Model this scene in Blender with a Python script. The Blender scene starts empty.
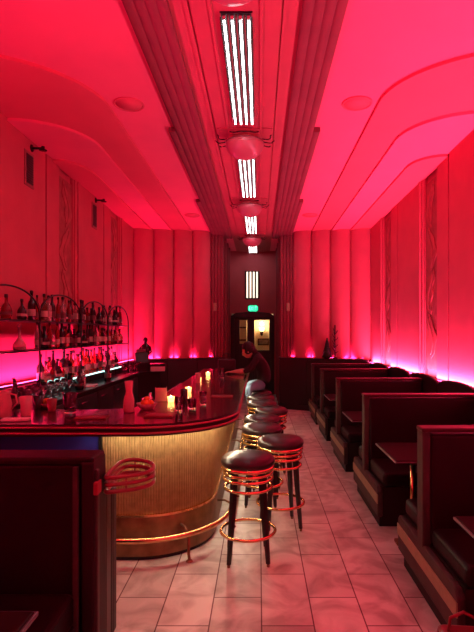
import bpy, bmesh, math, random
from mathutils import Vector, Matrix
R = random.Random(7)
PI = math.pi
sc = bpy.context.scene
C = bpy.data.collections.new('bar_room'); sc.collection.children.link(C)
F, VX, VY, EYE = 490.0, 259.0, 333.0, 1.7

def at(px, py, z):                       # pixel on a horizontal plane z -> point
    Y = (EYE - z) * F / (py - VY)
    return ((px - VX) * Y / F, Y, z)

# ------------------------------------------------------------------ materials
def mat(name, col, rough=.5, metal=0, emit=None, es=0, trans=0, ior=1.45, coat=0, noise=None, bump=None, spec=None):
    m = bpy.data.materials.new(name); m.use_nodes = True
    nt = m.node_tree; b = nt.nodes['Principled BSDF']
    b.inputs['Base Color'].default_value = (*col, 1)
    b.inputs['Roughness'].default_value = rough
    b.inputs['Metallic'].default_value = metal
    b.inputs['Transmission Weight'].default_value = trans
    b.inputs['IOR'].default_value = ior
    b.inputs['Coat Weight'].default_value = coat
    if spec is not None: b.inputs['Specular IOR Level'].default_value = spec
    if emit:
        b.inputs['Emission Color'].default_value = (*emit, 1)
        b.inputs['Emission Strength'].default_value = es
    if noise:                             # (scale, amount)
        tc = nt.nodes.new('ShaderNodeTexCoord'); n = nt.nodes.new('ShaderNodeTexNoise')
        n.inputs['Scale'].default_value = noise[0]; n.inputs['Detail'].default_value = 6
        mx = nt.nodes.new('ShaderNodeMixRGB'); mx.blend_type = 'MULTIPLY'; mx.inputs[0].default_value = 1
        rp = nt.nodes.new('ShaderNodeValToRGB'); a = noise[1]
        rp.color_ramp.elements[0].position = .3; rp.color_ramp.elements[1].position = .7
        rp.color_ramp.elements[0].color = (1-a, 1-a, 1-a, 1); rp.color_ramp.elements[1].color = (1, 1, 1, 1)
        nt.links.new(tc.outputs['Object'], n.inputs['Vector']); nt.links.new(n.outputs['Fac'], rp.inputs[0])
        mx.inputs[1].default_value = (*col, 1); nt.links.new(rp.outputs[0], mx.inputs[2])
        nt.links.new(mx.outputs[0], b.inputs['Base Color'])
    if bump:
        tc = nt.nodes.new('ShaderNodeTexCoord'); n = nt.nodes.new('ShaderNodeTexNoise')
        n.inputs['Scale'].default_value = bump[0]; n.inputs['Detail'].default_value = 4
        bp = nt.nodes.new('ShaderNodeBump'); bp.inputs['Strength'].default_value = bump[1]
        bp.inputs['Distance'].default_value = .01
        nt.links.new(tc.outputs['Object'], n.inputs['Vector']); nt.links.new(n.outputs['Fac'], bp.inputs['Height'])
        nt.links.new(bp.outputs[0], b.inputs['Normal'])
    return m

M = dict(
    wall=mat('rose_plaster', (.55, .09, .14), .85, noise=(3, .12), bump=(30, .15)),
    relief=mat('relief_plaster', (.40, .09, .10), .8, noise=(9, .35), bump=(25, .5)),
    reliefb=mat('raised_relief_plaster', (.50, .10, .12), .8, noise=(9, .35), bump=(25, .4)),
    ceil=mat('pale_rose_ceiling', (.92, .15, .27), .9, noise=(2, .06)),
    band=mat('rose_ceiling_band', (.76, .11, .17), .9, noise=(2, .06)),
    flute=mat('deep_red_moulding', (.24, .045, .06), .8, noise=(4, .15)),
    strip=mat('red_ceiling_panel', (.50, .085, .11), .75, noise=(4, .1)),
    wains=mat('dark_wainscot', (.016, .006, .009), .4, noise=(5, .3)),
    leather=mat('oxblood_vinyl', (.011, .003, .006), .45, noise=(7, .25), bump=(120, .08), spec=.22),
    black_leather=mat('black_vinyl', (.03, .018, .02), .3, bump=(150, .06)),
    woodend=mat('dark_brown_end_panel', (.06, .05, .045), .5, noise=(12, .35), spec=.3),
    kick=mat('black_kickboard', (.014, .009, .010), .55, spec=.3),
    gold=mat('gold_stripe', (.36, .36, .20), .45, .15, noise=(20, .2)),
    brass=mat('polished_brass', (.85, .58, .25), .22, 1, noise=(15, .15)),
    fluted=mat('fluted_gold_wood', (.34, .22, .09), .42, .3, noise=(18, .35)),
    dullbrass=mat('dull_brass_plate', (.30, .17, .09), .38, .7, noise=(10, .45)),
    bartop=mat('glossy_bar_top', (.03, .008, .011), .18, coat=.35, noise=(6, .3)),
    edge=mat('red_edge_band', (.34, .08, .10), .3, .2),
    table=mat('dark_table_laminate', (.012, .004, .006), .5, spec=.15),
    edgeblack=mat('black_edge_band', (.02, .006, .008), .3),
    navy=mat('navy_panel', (.03, .03, .30), .5),
    black=mat('black_metal', (.012, .010, .011), .35, .3),
    blackwood=mat('black_lacquered_wood', (.02, .012, .012), .3),
    steel=mat('brushed_steel', (.22, .24, .26), .35, .9, noise=(20, .2)),
    counter=mat('dark_counter', (.02, .010, .014), .3),
    chrome=mat('chrome', (.8, .8, .8), .15, 1),
    redtube=mat('red_lacquered_tube', (.22, .03, .045), .3, .1),
    redplate=mat('bright_red_plate', (.28, .03, .05), .5),
    glass=mat('clear_glass', (.95, .9, .9), .04, trans=1, ior=1.45),
    frost=mat('frosted_pink_glass', (.75, .35, .38), .45, trans=.35),
    bowl=mat('lamp_bowl_glass', (.55, .16, .20), .3, trans=.15),
    amber=mat('amber_glass', (.32, .10, .03), .08, trans=.6),
    green=mat('green_glass', (.02, .07, .03), .08, trans=.5),
    dark=mat('near_black_glass', (.02, .01, .012), .1),
    red=mat('ruby_glass', (.35, .02, .03), .08, trans=.5),
    clearb=mat('pale_bottle_glass', (.8, .62, .62), .06, trans=.75),
    label=mat('paper_label', (.55, .45, .38), .7, noise=(60, .3)),
    labeld=mat('dark_label', (.12, .05, .05), .6),
    cap=mat('bottle_cap', (.02, .015, .015), .4),
    votive=mat('self_glowing_votive_glass', (1, .75, .5), .5, trans=.5, emit=(1, .55, .18), es=1.6),  # glass emits by itself, standing in for candlelight shining through it
    wax=mat('glowing_wax', (.9, .6, .3), .5, emit=(1, .55, .18), es=6),
    flame=mat('candle_flame', (1, .8, .4), .5, emit=(1, .72, .3), es=40),
    tube=mat('white_light_tube', (1, 1, 1), .4, emit=(1, .93, .95), es=10),
    walltube=mat('warm_light_tube', (1, .9, .8), .4, emit=(1, .80, .62), es=1.6),
    led=mat('aqua_light_strip', (.7, 1, 1), .4, emit=(.45, .95, .88), es=2.2),
    violet=mat('violet_light_strip', (.8, .5, 1), .4, emit=(.75, .25, 1), es=14),
    warmled=mat('warm_light_strip', (1, .8, .6), .4, emit=(1, .78, .54), es=60),
    exitg=mat('green_sign_face', (.0, .4, .2), .4, emit=(.02, .85, .42), es=1.0),
    exitl=mat('exit_letters', (.3, 1, .7), .4, emit=(.25, 1, .7), es=1.6),
    paper=mat('menu_card', (.20, .03, .04), .5),
    napkin=mat('napkin_paper', (.7, .6, .58), .8),
    fruit=mat('citrus_fruit', (.75, .22, .04), .5, bump=(80, .3)),
    plant=mat('dark_evergreen', (.015, .02, .012), .8, bump=(40, 1)),
    skin=mat('skin', (.55, .27, .20), .55),
    hair=mat('black_hair', (.012, .008, .008), .45, bump=(200, .4)),
    shirt=mat('dark_red_shirt', (.02, .006, .010), .85, bump=(60, .3)),
    jeans=mat('light_jeans', (.10, .17, .25), .85, bump=(90, .3)),
    shoe=mat('dark_shoe', (.03, .02, .02), .6),
    cream=mat('cream_vestibule_wall', (.75, .58, .38), .8),
    grey=mat('grey_vestibule_ceiling', (.35, .36, .40), .8),
    lampglass=mat('glowing_lamp_shade', (1, .8, .5), .5, emit=(1, .66, .30), es=7),
    doorwood=mat('dark_door_wood', (.030, .012, .014), .4, noise=(8, .3)),
    grille=mat('dark_vent_grille', (.05, .02, .025), .6),
    grillef=mat('vent_frame', (.30, .08, .09), .6),
    picture=mat('picture_print', (.30, .28, .24), .6, noise=(12, .6)),
    white=mat('white_paint', (.75, .7, .66), .6),
)

def floor_material():
    m = bpy.data.materials.new('marble_floor_tiles'); m.use_nodes = True
    nt = m.node_tree; b = nt.nodes['Principled BSDF']; N = nt.nodes.new; L = nt.links.new
    tc = N('ShaderNodeTexCoord'); mp = N('ShaderNodeMapping')
    mp.inputs['Rotation'].default_value = (0, 0, PI/2)
    mp.inputs['Location'].default_value = (0.10, -.015, 0)
    L(tc.outputs['Object'], mp.inputs['Vector'])
    br = N('ShaderNodeTexBrick'); br.offset = .5
    br.inputs['Scale'].default_value = 1; br.inputs['Brick Width'].default_value = .61
    br.inputs['Row Height'].default_value = .305; br.inputs['Mortar Size'].default_value = .0045
    br.inputs['Mortar Smooth'].default_value = .2
    br.inputs['Color1'].default_value = (.68, .72, .66, 1); br.inputs['Color2'].default_value = (.52, .55, .50, 1)
    br.inputs['Mortar'].default_value = (.11, .06, .06, 1)
    L(mp.outputs[0], br.inputs['Vector'])
    n = N('ShaderNodeTexNoise'); n.inputs['Scale'].default_value = 3.2; n.inputs['Detail'].default_value = 9
    n.inputs['Distortion'].default_value = 1.4; L(tc.outputs['Object'], n.inputs['Vector'])
    rp = N('ShaderNodeValToRGB'); e = rp.color_ramp.elements
    e[0].position = .36; e[0].color = (.58, .54, .54, 1); e[1].position = .60; e[1].color = (1, 1, 1, 1)
    L(n.outputs['Fac'], rp.inputs[0])
    mx = N('ShaderNodeMixRGB'); mx.blend_type = 'MULTIPLY'; mx.inputs[0].default_value = 1
    L(br.outputs['Color'], mx.inputs[1]); L(rp.outputs[0], mx.inputs[2]); L(mx.outputs[0], b.inputs['Base Color'])
    b.inputs['Roughness'].default_value = .38
    bp = N('ShaderNodeBump'); bp.inputs['Strength'].default_value = .3; bp.inputs['Distance'].default_value = .004
    bp.invert = True
    L(br.outputs['Fac'], bp.inputs['Height']); L(bp.outputs[0], b.inputs['Normal'])
    return m
M['floor'] = floor_material()

# ------------------------------------------------------------------ mesh helpers
class MB:
    def __init__(s): s.bm = bmesh.new()
    def box(s, x0, x1, y0, y1, z0, z1):
        v = [s.bm.verts.new(p) for p in ((x0,y0,z0),(x1,y0,z0),(x1,y1,z0),(x0,y1,z0),(x0,y0,z1),(x1,y0,z1),(x1,y1,z1),(x0,y1,z1))]
        for f in ((0,3,2,1),(4,5,6,7),(0,1,5,4),(1,2,6,5),(2,3,7,6),(3,0,4,7)): s.bm.faces.new([v[i] for i in f])
        return s
    def prism(s, pts, z0, z1, smooth=False):      # plan polygon extruded in z
        a = [s.bm.verts.new((x, y, z0)) for x, y in pts]; b = [s.bm.verts.new((x, y, z1)) for x, y in pts]
        n = len(pts)
        s.bm.faces.new(a[::-1]); s.bm.faces.new(b)
        for i in range(n):
            f = s.bm.faces.new((a[i], a[(i+1) % n], b[(i+1) % n], b[i])); f.smooth = smooth
        return s
    def prism_axis(s, pts, c0, c1, axis='y', smooth=False):   # polygon in (x,z) along y, or (y,z) along x
        def P(p, c): return (p[0], c, p[1]) if axis == 'y' else (c, p[0], p[1])
        a = [s.bm.verts.new(P(p, c0)) for p in pts]; b = [s.bm.verts.new(P(p, c1)) for p in pts]
        n = len(pts)
        s.bm.faces.new(a[::-1]); s.bm.faces.new(b)
        for i in range(n):
            f = s.bm.faces.new((a[i], a[(i+1) % n], b[(i+1) % n], b[i])); f.smooth = smooth
        return s
    def lathe(s, prof, c=(0,0,0), n=20, smooth=True):
        rings = []
        for r, z in prof:
            if r < 1e-5: rings.append([s.bm.verts.new((c[0], c[1], c[2]+z))])
            else: rings.append([s.bm.verts.new((c[0]+r*math.cos(2*PI*k/n), c[1]+r*math.sin(2*PI*k/n), c[2]+z)) for k in range(n)])
        for a, b in zip(rings, rings[1:]):
            for k in range(n):
                q = [a[k % len(a)], a[(k+1) % len(a)], b[(k+1) % len(b)], b[k % len(b)]]
                u = []
                for x in q:
                    if x not in u: u.append(x)
                if len(u) >= 3:
                    f = s.bm.faces.new(u); f.smooth = smooth
        return s
    def tube(s, pts, r, n=8, closed=False, r1=None):
        pts = [Vector(p) for p in pts]; m = len(pts); rings = []
        up = None
        for i, p in enumerate(pts):
            if closed: t = pts[(i+1) % m] - pts[i-1]
            else: t = pts[min(i+1, m-1)] - pts[max(i-1, 0)]
            t.normalize()
            if up is None:
                up = Vector((0,0,1)) if abs(t.z) < .9 else Vector((1,0,0))
            u = (up - t*up.dot(t)).normalized(); w = t.cross(u); up = u
            rr = r if r1 is None else r + (r1-r)*i/(m-1)
            rings.append([s.bm.verts.new(p + (u*math.cos(2*PI*k/n) + w*math.sin(2*PI*k/n))*rr) for k in range(n)])
        for i in range(m if closed else m-1):
            a, b = rings[i], rings[(i+1) % m]
            for k in range(n):
                f = s.bm.faces.new((a[k], a[(k+1) % n], b[(k+1) % n], b[k])); f.smooth = True
        if not closed: s.bm.faces.new(rings[0][::-1]); s.bm.faces.new(rings[-1])
        return s
    def ring(s, c, rad, r, n=28, k=8):
        return s.tube([(c[0]+rad*math.cos(2*PI*i/n), c[1]+rad*math.sin(2*PI*i/n), c[2]) for i in range(n)], r, k, True)
    def ball(s, c, r, n=12, sx=1, sy=1, sz=1):
        mt = Matrix.Translation(c) @ Matrix.Diagonal((sx, sy, sz, 1))
        g = bmesh.ops.create_uvsphere(s.bm, u_segments=n, v_segments=max(6, n//2), radius=r, matrix=mt)
        for v in g['verts']:
            for f in v.link_faces: f.smooth = True
        return s
    def build(s, name, m, parent=None, bevel=0, seg=2):
        bmesh.ops.recalc_face_normals(s.bm, faces=s.bm.faces)
        me = bpy.data.meshes.new(name); s.bm.to_mesh(me); s.bm.free()
        me.materials.append(M[m] if isinstance(m, str) else m)
        o = bpy.data.objects.new(name, me); C.objects.link(o)
        if parent: o.parent = parent
        if bevel:
            b = o.modifiers.new('bevel', 'BEVEL'); b.width = bevel; b.segments = seg; b.limit_method = 'ANGLE'
            b.angle_limit = math.radians(40)
        return o

def thing(name, label, cat, loc=(0,0,0), rz=0, group=None):
    o = bpy.data.objects.new(name, None); o.empty_display_size = .1; C.objects.link(o)
    o.location = loc; o.rotation_euler = (0,0,rz); return tag(o, label, cat, group)
def tag(o, label, cat, group=None):
    o['label'] = label; o['category'] = cat
    if group: o['group'] = group
    return o
def struct(o):
    o['kind'] = 'structure'; return o
def copy_tree(o, parent=None):
    c = o.copy(); C.objects.link(c)
    if parent: c.parent = parent
    for ch in o.children: copy_tree(ch, c)
    return c
def offs(pts, d):                        # offset an open polyline to its left
    out = []
    for i, p in enumerate(pts):
        a = Vector(pts[max(i-1, 0)]); b = Vector(pts[min(i+1, len(pts)-1)])
        t = (b-a).normalized(); out.append((p[0]-t.y*d, p[1]+t.x*d))
    return out
ORD = ['first','second','third','fourth','fifth','sixth','seventh','eighth','ninth','tenth','eleventh','twelfth','thirteenth',
       'fourteenth','fifteenth','sixteenth','seventeenth','eighteenth','nineteenth','twentieth','twenty-first','twenty-second',
       'twenty-third','twenty-fourth','twenty-fifth','twenty-sixth','twenty-seventh','twenty-eighth','twenty-ninth','thirtieth',
       'thirty-first','thirty-second','thirty-third','thirty-fourth','thirty-fifth','thirty-sixth','thirty-seventh','thirty-eighth']

# ------------------------------------------------------------------ room
XL, XR, AX = -2.62, 2.33, -.16
Y0, YC, YB, YD = -1.6, 10.2, 11.2, 13.6   # front wall, back corner, back centre, alcove end
AL, AR = -.82, .50                        # alcove sides
ZC = 3.97
struct(MB().box(XL-.3, XR+.3, Y0-.2, YD+3.2, -.1, 0).build('floor', 'floor'))

def side_wall(sgn, X, name):
    # plan profile, running from the front towards the back corner
    P = [(X, Y0)]
    def groove(y): 
        P.extend([(X, y-.02), (X+sgn*.035, y-.02), (X+sgn*.035, y+.02), (X, y+.02)])
    for c in (2.0, 4.2, 6.42, 8.66):
        groove(c-.39); 
        P.extend([(X, c), (X+sgn*.02, c), (X+sgn*.02, c+.03), (X+sgn*.06, c+.03), (X+sgn*.06, c+.53), (X+sgn*.02, c+.53), (X+sgn*.02, c+.56), (X, c+.56)])
        P.extend([(X, c+.64), (X-sgn*.02, c+.64), (X-sgn*.02, c+.69), (X, c+.69)])
    P += [(X, YC+.05), (X+sgn*.3, YC+.05), (X+sgn*.3, Y0)]
    return struct(MB().prism(P, 0, 4.2).build(name, 'wall'))
side_wall(-1, XL, 'wall_left'); side_wall(1, XR, 'wall_right')

def back_wall(x0, x1, name, ribs):       # x0 at the corner, x1 at the alcove
    d = Vector((x1-x0, YB-YC)); L = d.length; t = d/L; nrm = Vector((t.y, -t.x)) if x1 > x0 else Vector((-t.y, t.x))
    if nrm.y > 0: nrm = -nrm
    P = []; n = 4; Lp = L - .30
    pt = lambda u, h: (lambda q: (q.x, q.y))(Vector((x0, YC)) + t*u + nrm*h)
    for k in range(n):
        u0, u1 = k*Lp/n, (k+1)*Lp/n
        P.append(pt(u0, -.03)); P.append(pt(u0+.014, -.03))
        for j in range(13):
            a = j/12; P.append(pt(u0+.015+(u1-u0-.03)*a, .085*math.sin(PI*a)**.7))
        P.append(pt(u1-.014, -.03))
    P.append(pt(Lp, -.03)); P += [(pt(Lp, 0)[0], YB+.3), (x0, YB+.3)]
    struct(MB().prism(P, 0, 4.2).build(name, 'wall'))
    P = []
    for k in range(4):                   # ribbed jamb beside the alcove
        for j in range(7):
            a = j/6; P.append(pt(Lp + (k + a)/4*.30, .012*k + .03*math.sin(PI*a)))
    P += [(x1, YB), (x1, YB+.3), (pt(Lp, 0)[0], YB+.3)]
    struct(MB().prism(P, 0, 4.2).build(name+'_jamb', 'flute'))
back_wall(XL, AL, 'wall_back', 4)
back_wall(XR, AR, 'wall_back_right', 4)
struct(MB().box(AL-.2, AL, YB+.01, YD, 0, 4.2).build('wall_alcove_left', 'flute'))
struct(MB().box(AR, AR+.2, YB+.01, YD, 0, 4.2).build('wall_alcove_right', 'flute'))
# alcove end wall with the door opening
b = MB(); DX0, DX1, DT = -.76, .40, 2.24
b.box(AL-.2, DX0, YD, YD+.15, 0, 4.2).box(DX1, AR+.2, YD, YD+.15, 0, 4.2).box(DX0, DX1, YD, YD+.15, DT, 4.2)
struct(b.build('wall_alcove_end', 'strip'))
b = MB()
for k in range(3):
    for s_, X in ((1, AL), (-1, AR)):
        b.box(min(X, X+s_*(.05+.0*k)), max(X, X+s_*.05), YB+.35+k*.7, YB+.45+k*.7, 0, 3.95)
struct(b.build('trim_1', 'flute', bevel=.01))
# front wall behind the camera
struct(MB().box(XL-.3, XR+.3, Y0-.2, Y0, 0, 4.2).build('wall_front', 'wall'))

# ------------------------------------------------------------------ ceiling
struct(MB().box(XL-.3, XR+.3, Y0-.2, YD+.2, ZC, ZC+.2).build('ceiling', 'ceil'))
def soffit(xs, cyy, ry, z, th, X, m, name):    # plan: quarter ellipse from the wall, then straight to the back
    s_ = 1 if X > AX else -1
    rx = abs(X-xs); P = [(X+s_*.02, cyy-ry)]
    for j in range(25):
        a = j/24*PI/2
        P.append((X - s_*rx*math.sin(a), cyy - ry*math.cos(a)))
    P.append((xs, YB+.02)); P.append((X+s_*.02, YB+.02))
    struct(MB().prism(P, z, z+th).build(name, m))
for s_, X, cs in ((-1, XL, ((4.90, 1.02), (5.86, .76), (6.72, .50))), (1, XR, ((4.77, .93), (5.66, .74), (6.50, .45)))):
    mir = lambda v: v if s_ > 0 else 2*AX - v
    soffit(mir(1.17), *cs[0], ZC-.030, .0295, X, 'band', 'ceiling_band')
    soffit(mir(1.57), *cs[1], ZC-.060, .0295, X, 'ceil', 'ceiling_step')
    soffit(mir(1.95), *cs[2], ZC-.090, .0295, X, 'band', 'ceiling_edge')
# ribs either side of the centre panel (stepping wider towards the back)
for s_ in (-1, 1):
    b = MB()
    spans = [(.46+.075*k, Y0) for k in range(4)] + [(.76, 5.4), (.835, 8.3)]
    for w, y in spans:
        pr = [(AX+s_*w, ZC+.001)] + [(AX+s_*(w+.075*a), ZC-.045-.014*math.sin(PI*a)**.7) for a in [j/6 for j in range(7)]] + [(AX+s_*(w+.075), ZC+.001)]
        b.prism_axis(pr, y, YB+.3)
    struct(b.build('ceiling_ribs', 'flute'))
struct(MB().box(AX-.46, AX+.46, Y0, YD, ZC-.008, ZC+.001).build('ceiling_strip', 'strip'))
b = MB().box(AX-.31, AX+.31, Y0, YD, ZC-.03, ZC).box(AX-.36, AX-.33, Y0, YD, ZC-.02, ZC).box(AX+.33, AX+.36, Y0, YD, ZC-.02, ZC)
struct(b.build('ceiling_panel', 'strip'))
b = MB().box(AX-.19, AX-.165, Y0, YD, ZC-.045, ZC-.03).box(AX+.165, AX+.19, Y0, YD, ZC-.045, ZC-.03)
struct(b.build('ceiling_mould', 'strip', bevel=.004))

# ceiling tube lights
def tube_light(y0, y1, label):
    t = thing('ceiling_light', label, 'ceiling light', (AX, y0, ZC-.03), 0, 'tube lights along the ceiling')
    L = y1-y0
    MB().box(-.115, .115, -.02, L+.02, -.012, 0).build('housing', 'black', t)
    for k in range(4):
        x = -.087+.058*k
        MB().tube([(x, .01, -.03), (x, L-.01, -.03)], .0085, 8).build('light_tube', 'tube', t)
        for ya in (-.005, L-.012): MB().box(x-.012, x+.012, ya, ya+.017, -.045, -.01).build('tube_holder', 'chrome', t, bevel=.003)
    for k in range(3):
        x = -.058+.058*k
        MB().box(x-.005, x+.005, 0, L, -.035, -.01).build('divider', 'redtube', t)
    for x in (-.115, .107):
        MB().box(x, x+.008, -.02, L+.02, -.04, -.01).build('side_rail', 'chrome', t)
tube_light(.55, 2.35, 'white tube ceiling light directly overhead, outside the picture')
tube_light(3.43, 5.18, 'nearest and largest four-tube white ceiling light')
tube_light(6.20, 7.95, 'four-tube white ceiling light between the first and second glass bowls')
tube_light(9.20, 10.85, 'four-tube white ceiling light between the second and third glass bowls')
tube_light(12.2, 13.45, 'farthest four-tube white ceiling light inside the alcove')

def lantern(y, label):
    t = thing('ceiling_lantern', label, 'ceiling lamp', (AX, y, ZC-.03), 0, 'glass bowl lamps along the ceiling')
    MB().lathe([(0, 0), (.17, 0), (.18, -.02), (.15, -.04), (.15, -.06), (.17, -.07), (.17, -.085), (0, -.085)], n=28).build('collar', 'strip', t)
    MB().lathe([(.175, -.085), (.215, -.11), (.212, -.15), (.18, -.21), (.12, -.255), (.05, -.278), (0, -.28)], n=28).build('glass_bowl', 'bowl', t)
    MB().ring((0,0,-.10), .212, .008).build('rim', 'flute', t)
    MB().box(-.3, .3, -.17, .17, -.012, .0).build('back_plate', 'strip', t, bevel=.01)
    for s_ in (-1, 1):
        for k, (a0, rr) in enumerate(((-.09, .10), (0, .13), (.09, .10))):
            pts = []
            for j in range(13):
                q = j/12; ang = q*PI*1.5
                pts.append((s_*(.20 + rr*1.25*q + .03*math.sin(ang)), a0*(1+.8*q) + .035*math.cos(ang)*(1 if k != 1 else .6), -.075-.03*math.sin(PI*q)))
            MB().tube(pts, .006, 6).build('scroll', 'dark', t)
    for s_ in (-1, 1):
        MB().tube([(s_*.02*j, -.19-.012*math.sin(j*.8), -.05) for j in range(0, 9)], .007, 6).build('scroll', 'dark', t)
for y, lb in ((2.86, 'unlit glass bowl ceiling lamp cut off at the top edge of the picture'),
              (5.52, 'large unlit glass bowl ceiling lamp with dark scrolls after the nearest tubes'),
              (8.28, 'second complete glass bowl ceiling lamp, between the middle tube lights'),
              (11.15, 'small far glass bowl ceiling lamp before the alcove')):
    lantern(y, lb)

for px, py, lb in ((129, 104, 'left near round ceiling speaker beside the red ribs'), (357, 103, 'right near round ceiling speaker beside the red ribs'),
                   (192, 215, 'left far round ceiling speaker close to the back wall'), (310, 215, 'right far round ceiling speaker close to the back wall')):
    Y = (ZC-EYE)*F/(VY-py); X = (px-VX)*Y/F
    t = thing('ceiling_speaker', lb, 'ceiling speaker', (X, Y, ZC), 0, 'round ceiling speakers')
    MB().lathe([(0, -.008), (.13, -.008), (.13, -.002), (0, 0)], n=30).build('grille', 'band', t)
    MB().ring((0,0,-.006), .14, .010, 32).build('rim', 'band', t)

# ------------------------------------------------------------------ wainscot, ledges, light strips
CAPZ = {'l': 1.15, 'b': 1.15, 'r': 1.06}
def panelled(pts, z1, name, depth=.16, tilt=True):
    b = MB()
    (xa, ya), (xb, yb) = pts
    d = Vector((xb-xa, yb-ya)); L = d.length; t = d/L; n = Vector((-t.y, t.x))
    def quad(u0, u1, w0, w1, z0, z1_):
        P = [Vector((xa, ya)) + t*u + n*w for u, w in ((u0, w0), (u1, w0), (u1, w1), (u0, w1))]
        b.prism([(p.x, p.y) for p in P], z0, z1_)
    quad(0, L, 0, depth, 0, z1-.03)
    k = max(1, round(L/.62)); w = L/k
    for i in range(k):
        quad(i*w+.012, (i+1)*w-.012, depth, depth+.018, .14, z1-.05)
    quad(0, L, 0, depth+.03, z1-.03, z1)
    quad(0, L, depth, depth+.03, 0, .12)
    struct(b.build(name, 'wains', bevel=.006))
panelled([(XL, YC), (XL, Y0)], 1.15, 'trim_wainscot_left')
panelled([(XR, Y0), (XR, YC)], 1.085, 'trim_wainscot_right', .05)
panelled([(AL-.04, YB), (XL, YC)], 1.15, 'trim_wainscot_back', .16)
panelled([(XR, YC), (AR+.04, YB)], 1.15, 'trim_wainscot_back_right', .16)
for X0, X1 in ((AL, AL+.03), (AR-.03, AR)):
    struct(MB().box(X0, X1, YB, YD, 0, 1.15).build('trim_wainscot_alcove', 'wains', bevel=.004))

def uplight(name, p0, p1, z, power, label, w=.03, segs=True, col=(1, .035, .20)):
    a = Vector((p0[0], p0[1], z)); c = Vector((p1[0], p1[1], z)); d = c-a
    L = bpy.data.lights.new(name, 'AREA'); L.shape = 'RECTANGLE'; L.size = d.length; L.size_y = w
    L.energy = power*d.length; L.color = col
    o = bpy.data.objects.new(name, L); C.objects.link(o); o.location = (a+c)/2
    o.rotation_euler = Matrix.Rotation(PI, 4, 'X').to_euler()
    o.rotation_euler = (PI, 0, -math.atan2(d.y, d.x)) if False else (Matrix.Rotation(math.atan2(d.y, d.x), 4, 'Z') @ Matrix.Rotation(PI, 4, 'X')).to_euler()
    t = thing(label[0], label[1], 'light strip', ((a+c)/2))
    t.rotation_euler = (0, 0, math.atan2(d.y, d.x))
    h = d.length/2
    MB().box(-h, h, -w/2-.006, w/2+.006, -.012, -.004).box(-h, h, -w/2-.006, -w/2-.003, -.012, .004).box(-h, h, w/2+.003, w/2+.006, -.012, .004).build('channel', 'steel', t)
UP = 33
uplight('led_left', (XL+.10, Y0+.1), (XL+.10, YC-.1), 1.165, UP*.92, ('light_strip', 'pink light strip on the ledge of the left wall behind the bottles'))
uplight('led_right', (XR-.085, Y0+.1), (XR-.085, YC-.15), 1.100, UP, ('light_strip', 'glaring pink light strip along the right wall above the booths'))
def glow(name, p0, p1, z, power, col=(1, .38, .80)):
    a = Vector((p0[0], p0[1], z)); c = Vector((p1[0], p1[1], z)); d = c-a
    L = bpy.data.lights.new(name, 'AREA'); L.shape = 'RECTANGLE'; L.size = d.length; L.size_y = .012
    L.energy = power*d.length; L.color = col
    o = bpy.data.objects.new(name, L); C.objects.link(o); o.location = (a+c)/2
    o.rotation_euler = (Matrix.Rotation(math.atan2(d.y, d.x), 4, 'Z') @ Matrix.Rotation(PI, 4, 'X')).to_euler()
glow('added_glow_right', (XR-.035, Y0+.1), (XR-.035, YC-.15), 1.100, 11, (1, .45, .58))  # extra lamp added beside the strip to whiten the glow on the wall
uplight('led_back_left', (XL+.15, YC-.0), (AL-.22, YB-.145), 1.165, UP*.8, ('light_strip', 'pink light strip on the ledge left of the exit alcove'))
uplight('led_back_right', (XR-.15, YC-.0), (AR+.22, YB-.145), 1.165, UP*.8, ('light_strip', 'pink light strip on the ledge right of the exit alcove'))

# scalloped upholstered wall panels above the booths
vall = [9.46, 8.34, 7.13, 5.99, 4.84, 3.69, 2.54, 1.39]
places = ['farthest', 'second farthest', 'third farthest', 'fourth farthest', 'fifth farthest, at the right edge', 'sixth farthest, past the right edge', 'seventh farthest, past the right edge']
for i in range(7):
    y1, y0 = vall[i], vall[i+1]; c = (y0+y1)/2; w = (y1-y0)/2
    pts = [(y0+.004, .45), (y1-.004, .45), (y1-.004, 1.08)]
    for j in range(1, 16):
        u = 1-2*j/16
        pts.append((c+u*(w-.004), 1.082+.078*math.sqrt(max(0, 1-u*u*.92))-.02*abs(u)**3))
    pts.append((y0+.004, 1.08))
    o = MB().prism_axis(pts, XR-.155, XR-.105, 'x').build('wall_cushion', 'leather', bevel=.015)
    tag(o, f'arched dark red wall cushion behind the booths, {places[i]}', 'cushion', 'arched cushions on the right wall')

# reliefs in wall niches, vents, sprinklers
for s_, X, side in ((-1, XL, 'left'), (1, XR, 'right')):
    for c, wh in ((6.45, 'near'), (8.69, 'far')):
        X0, X1 = X+s_*.062, X+s_*.040
        cy = c+.28
        o = MB().box(min(X0, X1), max(X0, X1), c+.035, c+.525, 1.2, 3.80).build('wall_relief', 'relief', bevel=.004)
        for k in range(4):               # stacked wavy leaf forms in low relief
            z0 = 1.35+.60*k; sg = 1 if k % 2 else -1
            wv = lambda q: cy + sg*.09*math.sin(q*4.5)
            wd = lambda q: .012+.115*math.sin(PI*q)**.8*(1+.25*math.sin(q*16+k))
            qs = [j/16 for j in range(17)]
            pts = [(wv(q)+wd(q), z0+.62*q) for q in qs] + [(wv(q)-wd(q), z0+.62*q) for q in qs[::-1]]
            l = MB().prism_axis(pts, min(X1, X1-s_*.012), max(X1, X1-s_*.012), 'x').build('leaf', 'reliefb', o, bevel=.006)
            MB().tube([(X1-s_*.014, wv(q), z0+.05+.52*q) for q in qs], .006, 6).build('leaf_vein', 'relief', l)
        tag(o, f'tall dark carved relief in the {wh} niche of the {side} wall', 'wall relief', 'carved reliefs in the wall niches')
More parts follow.
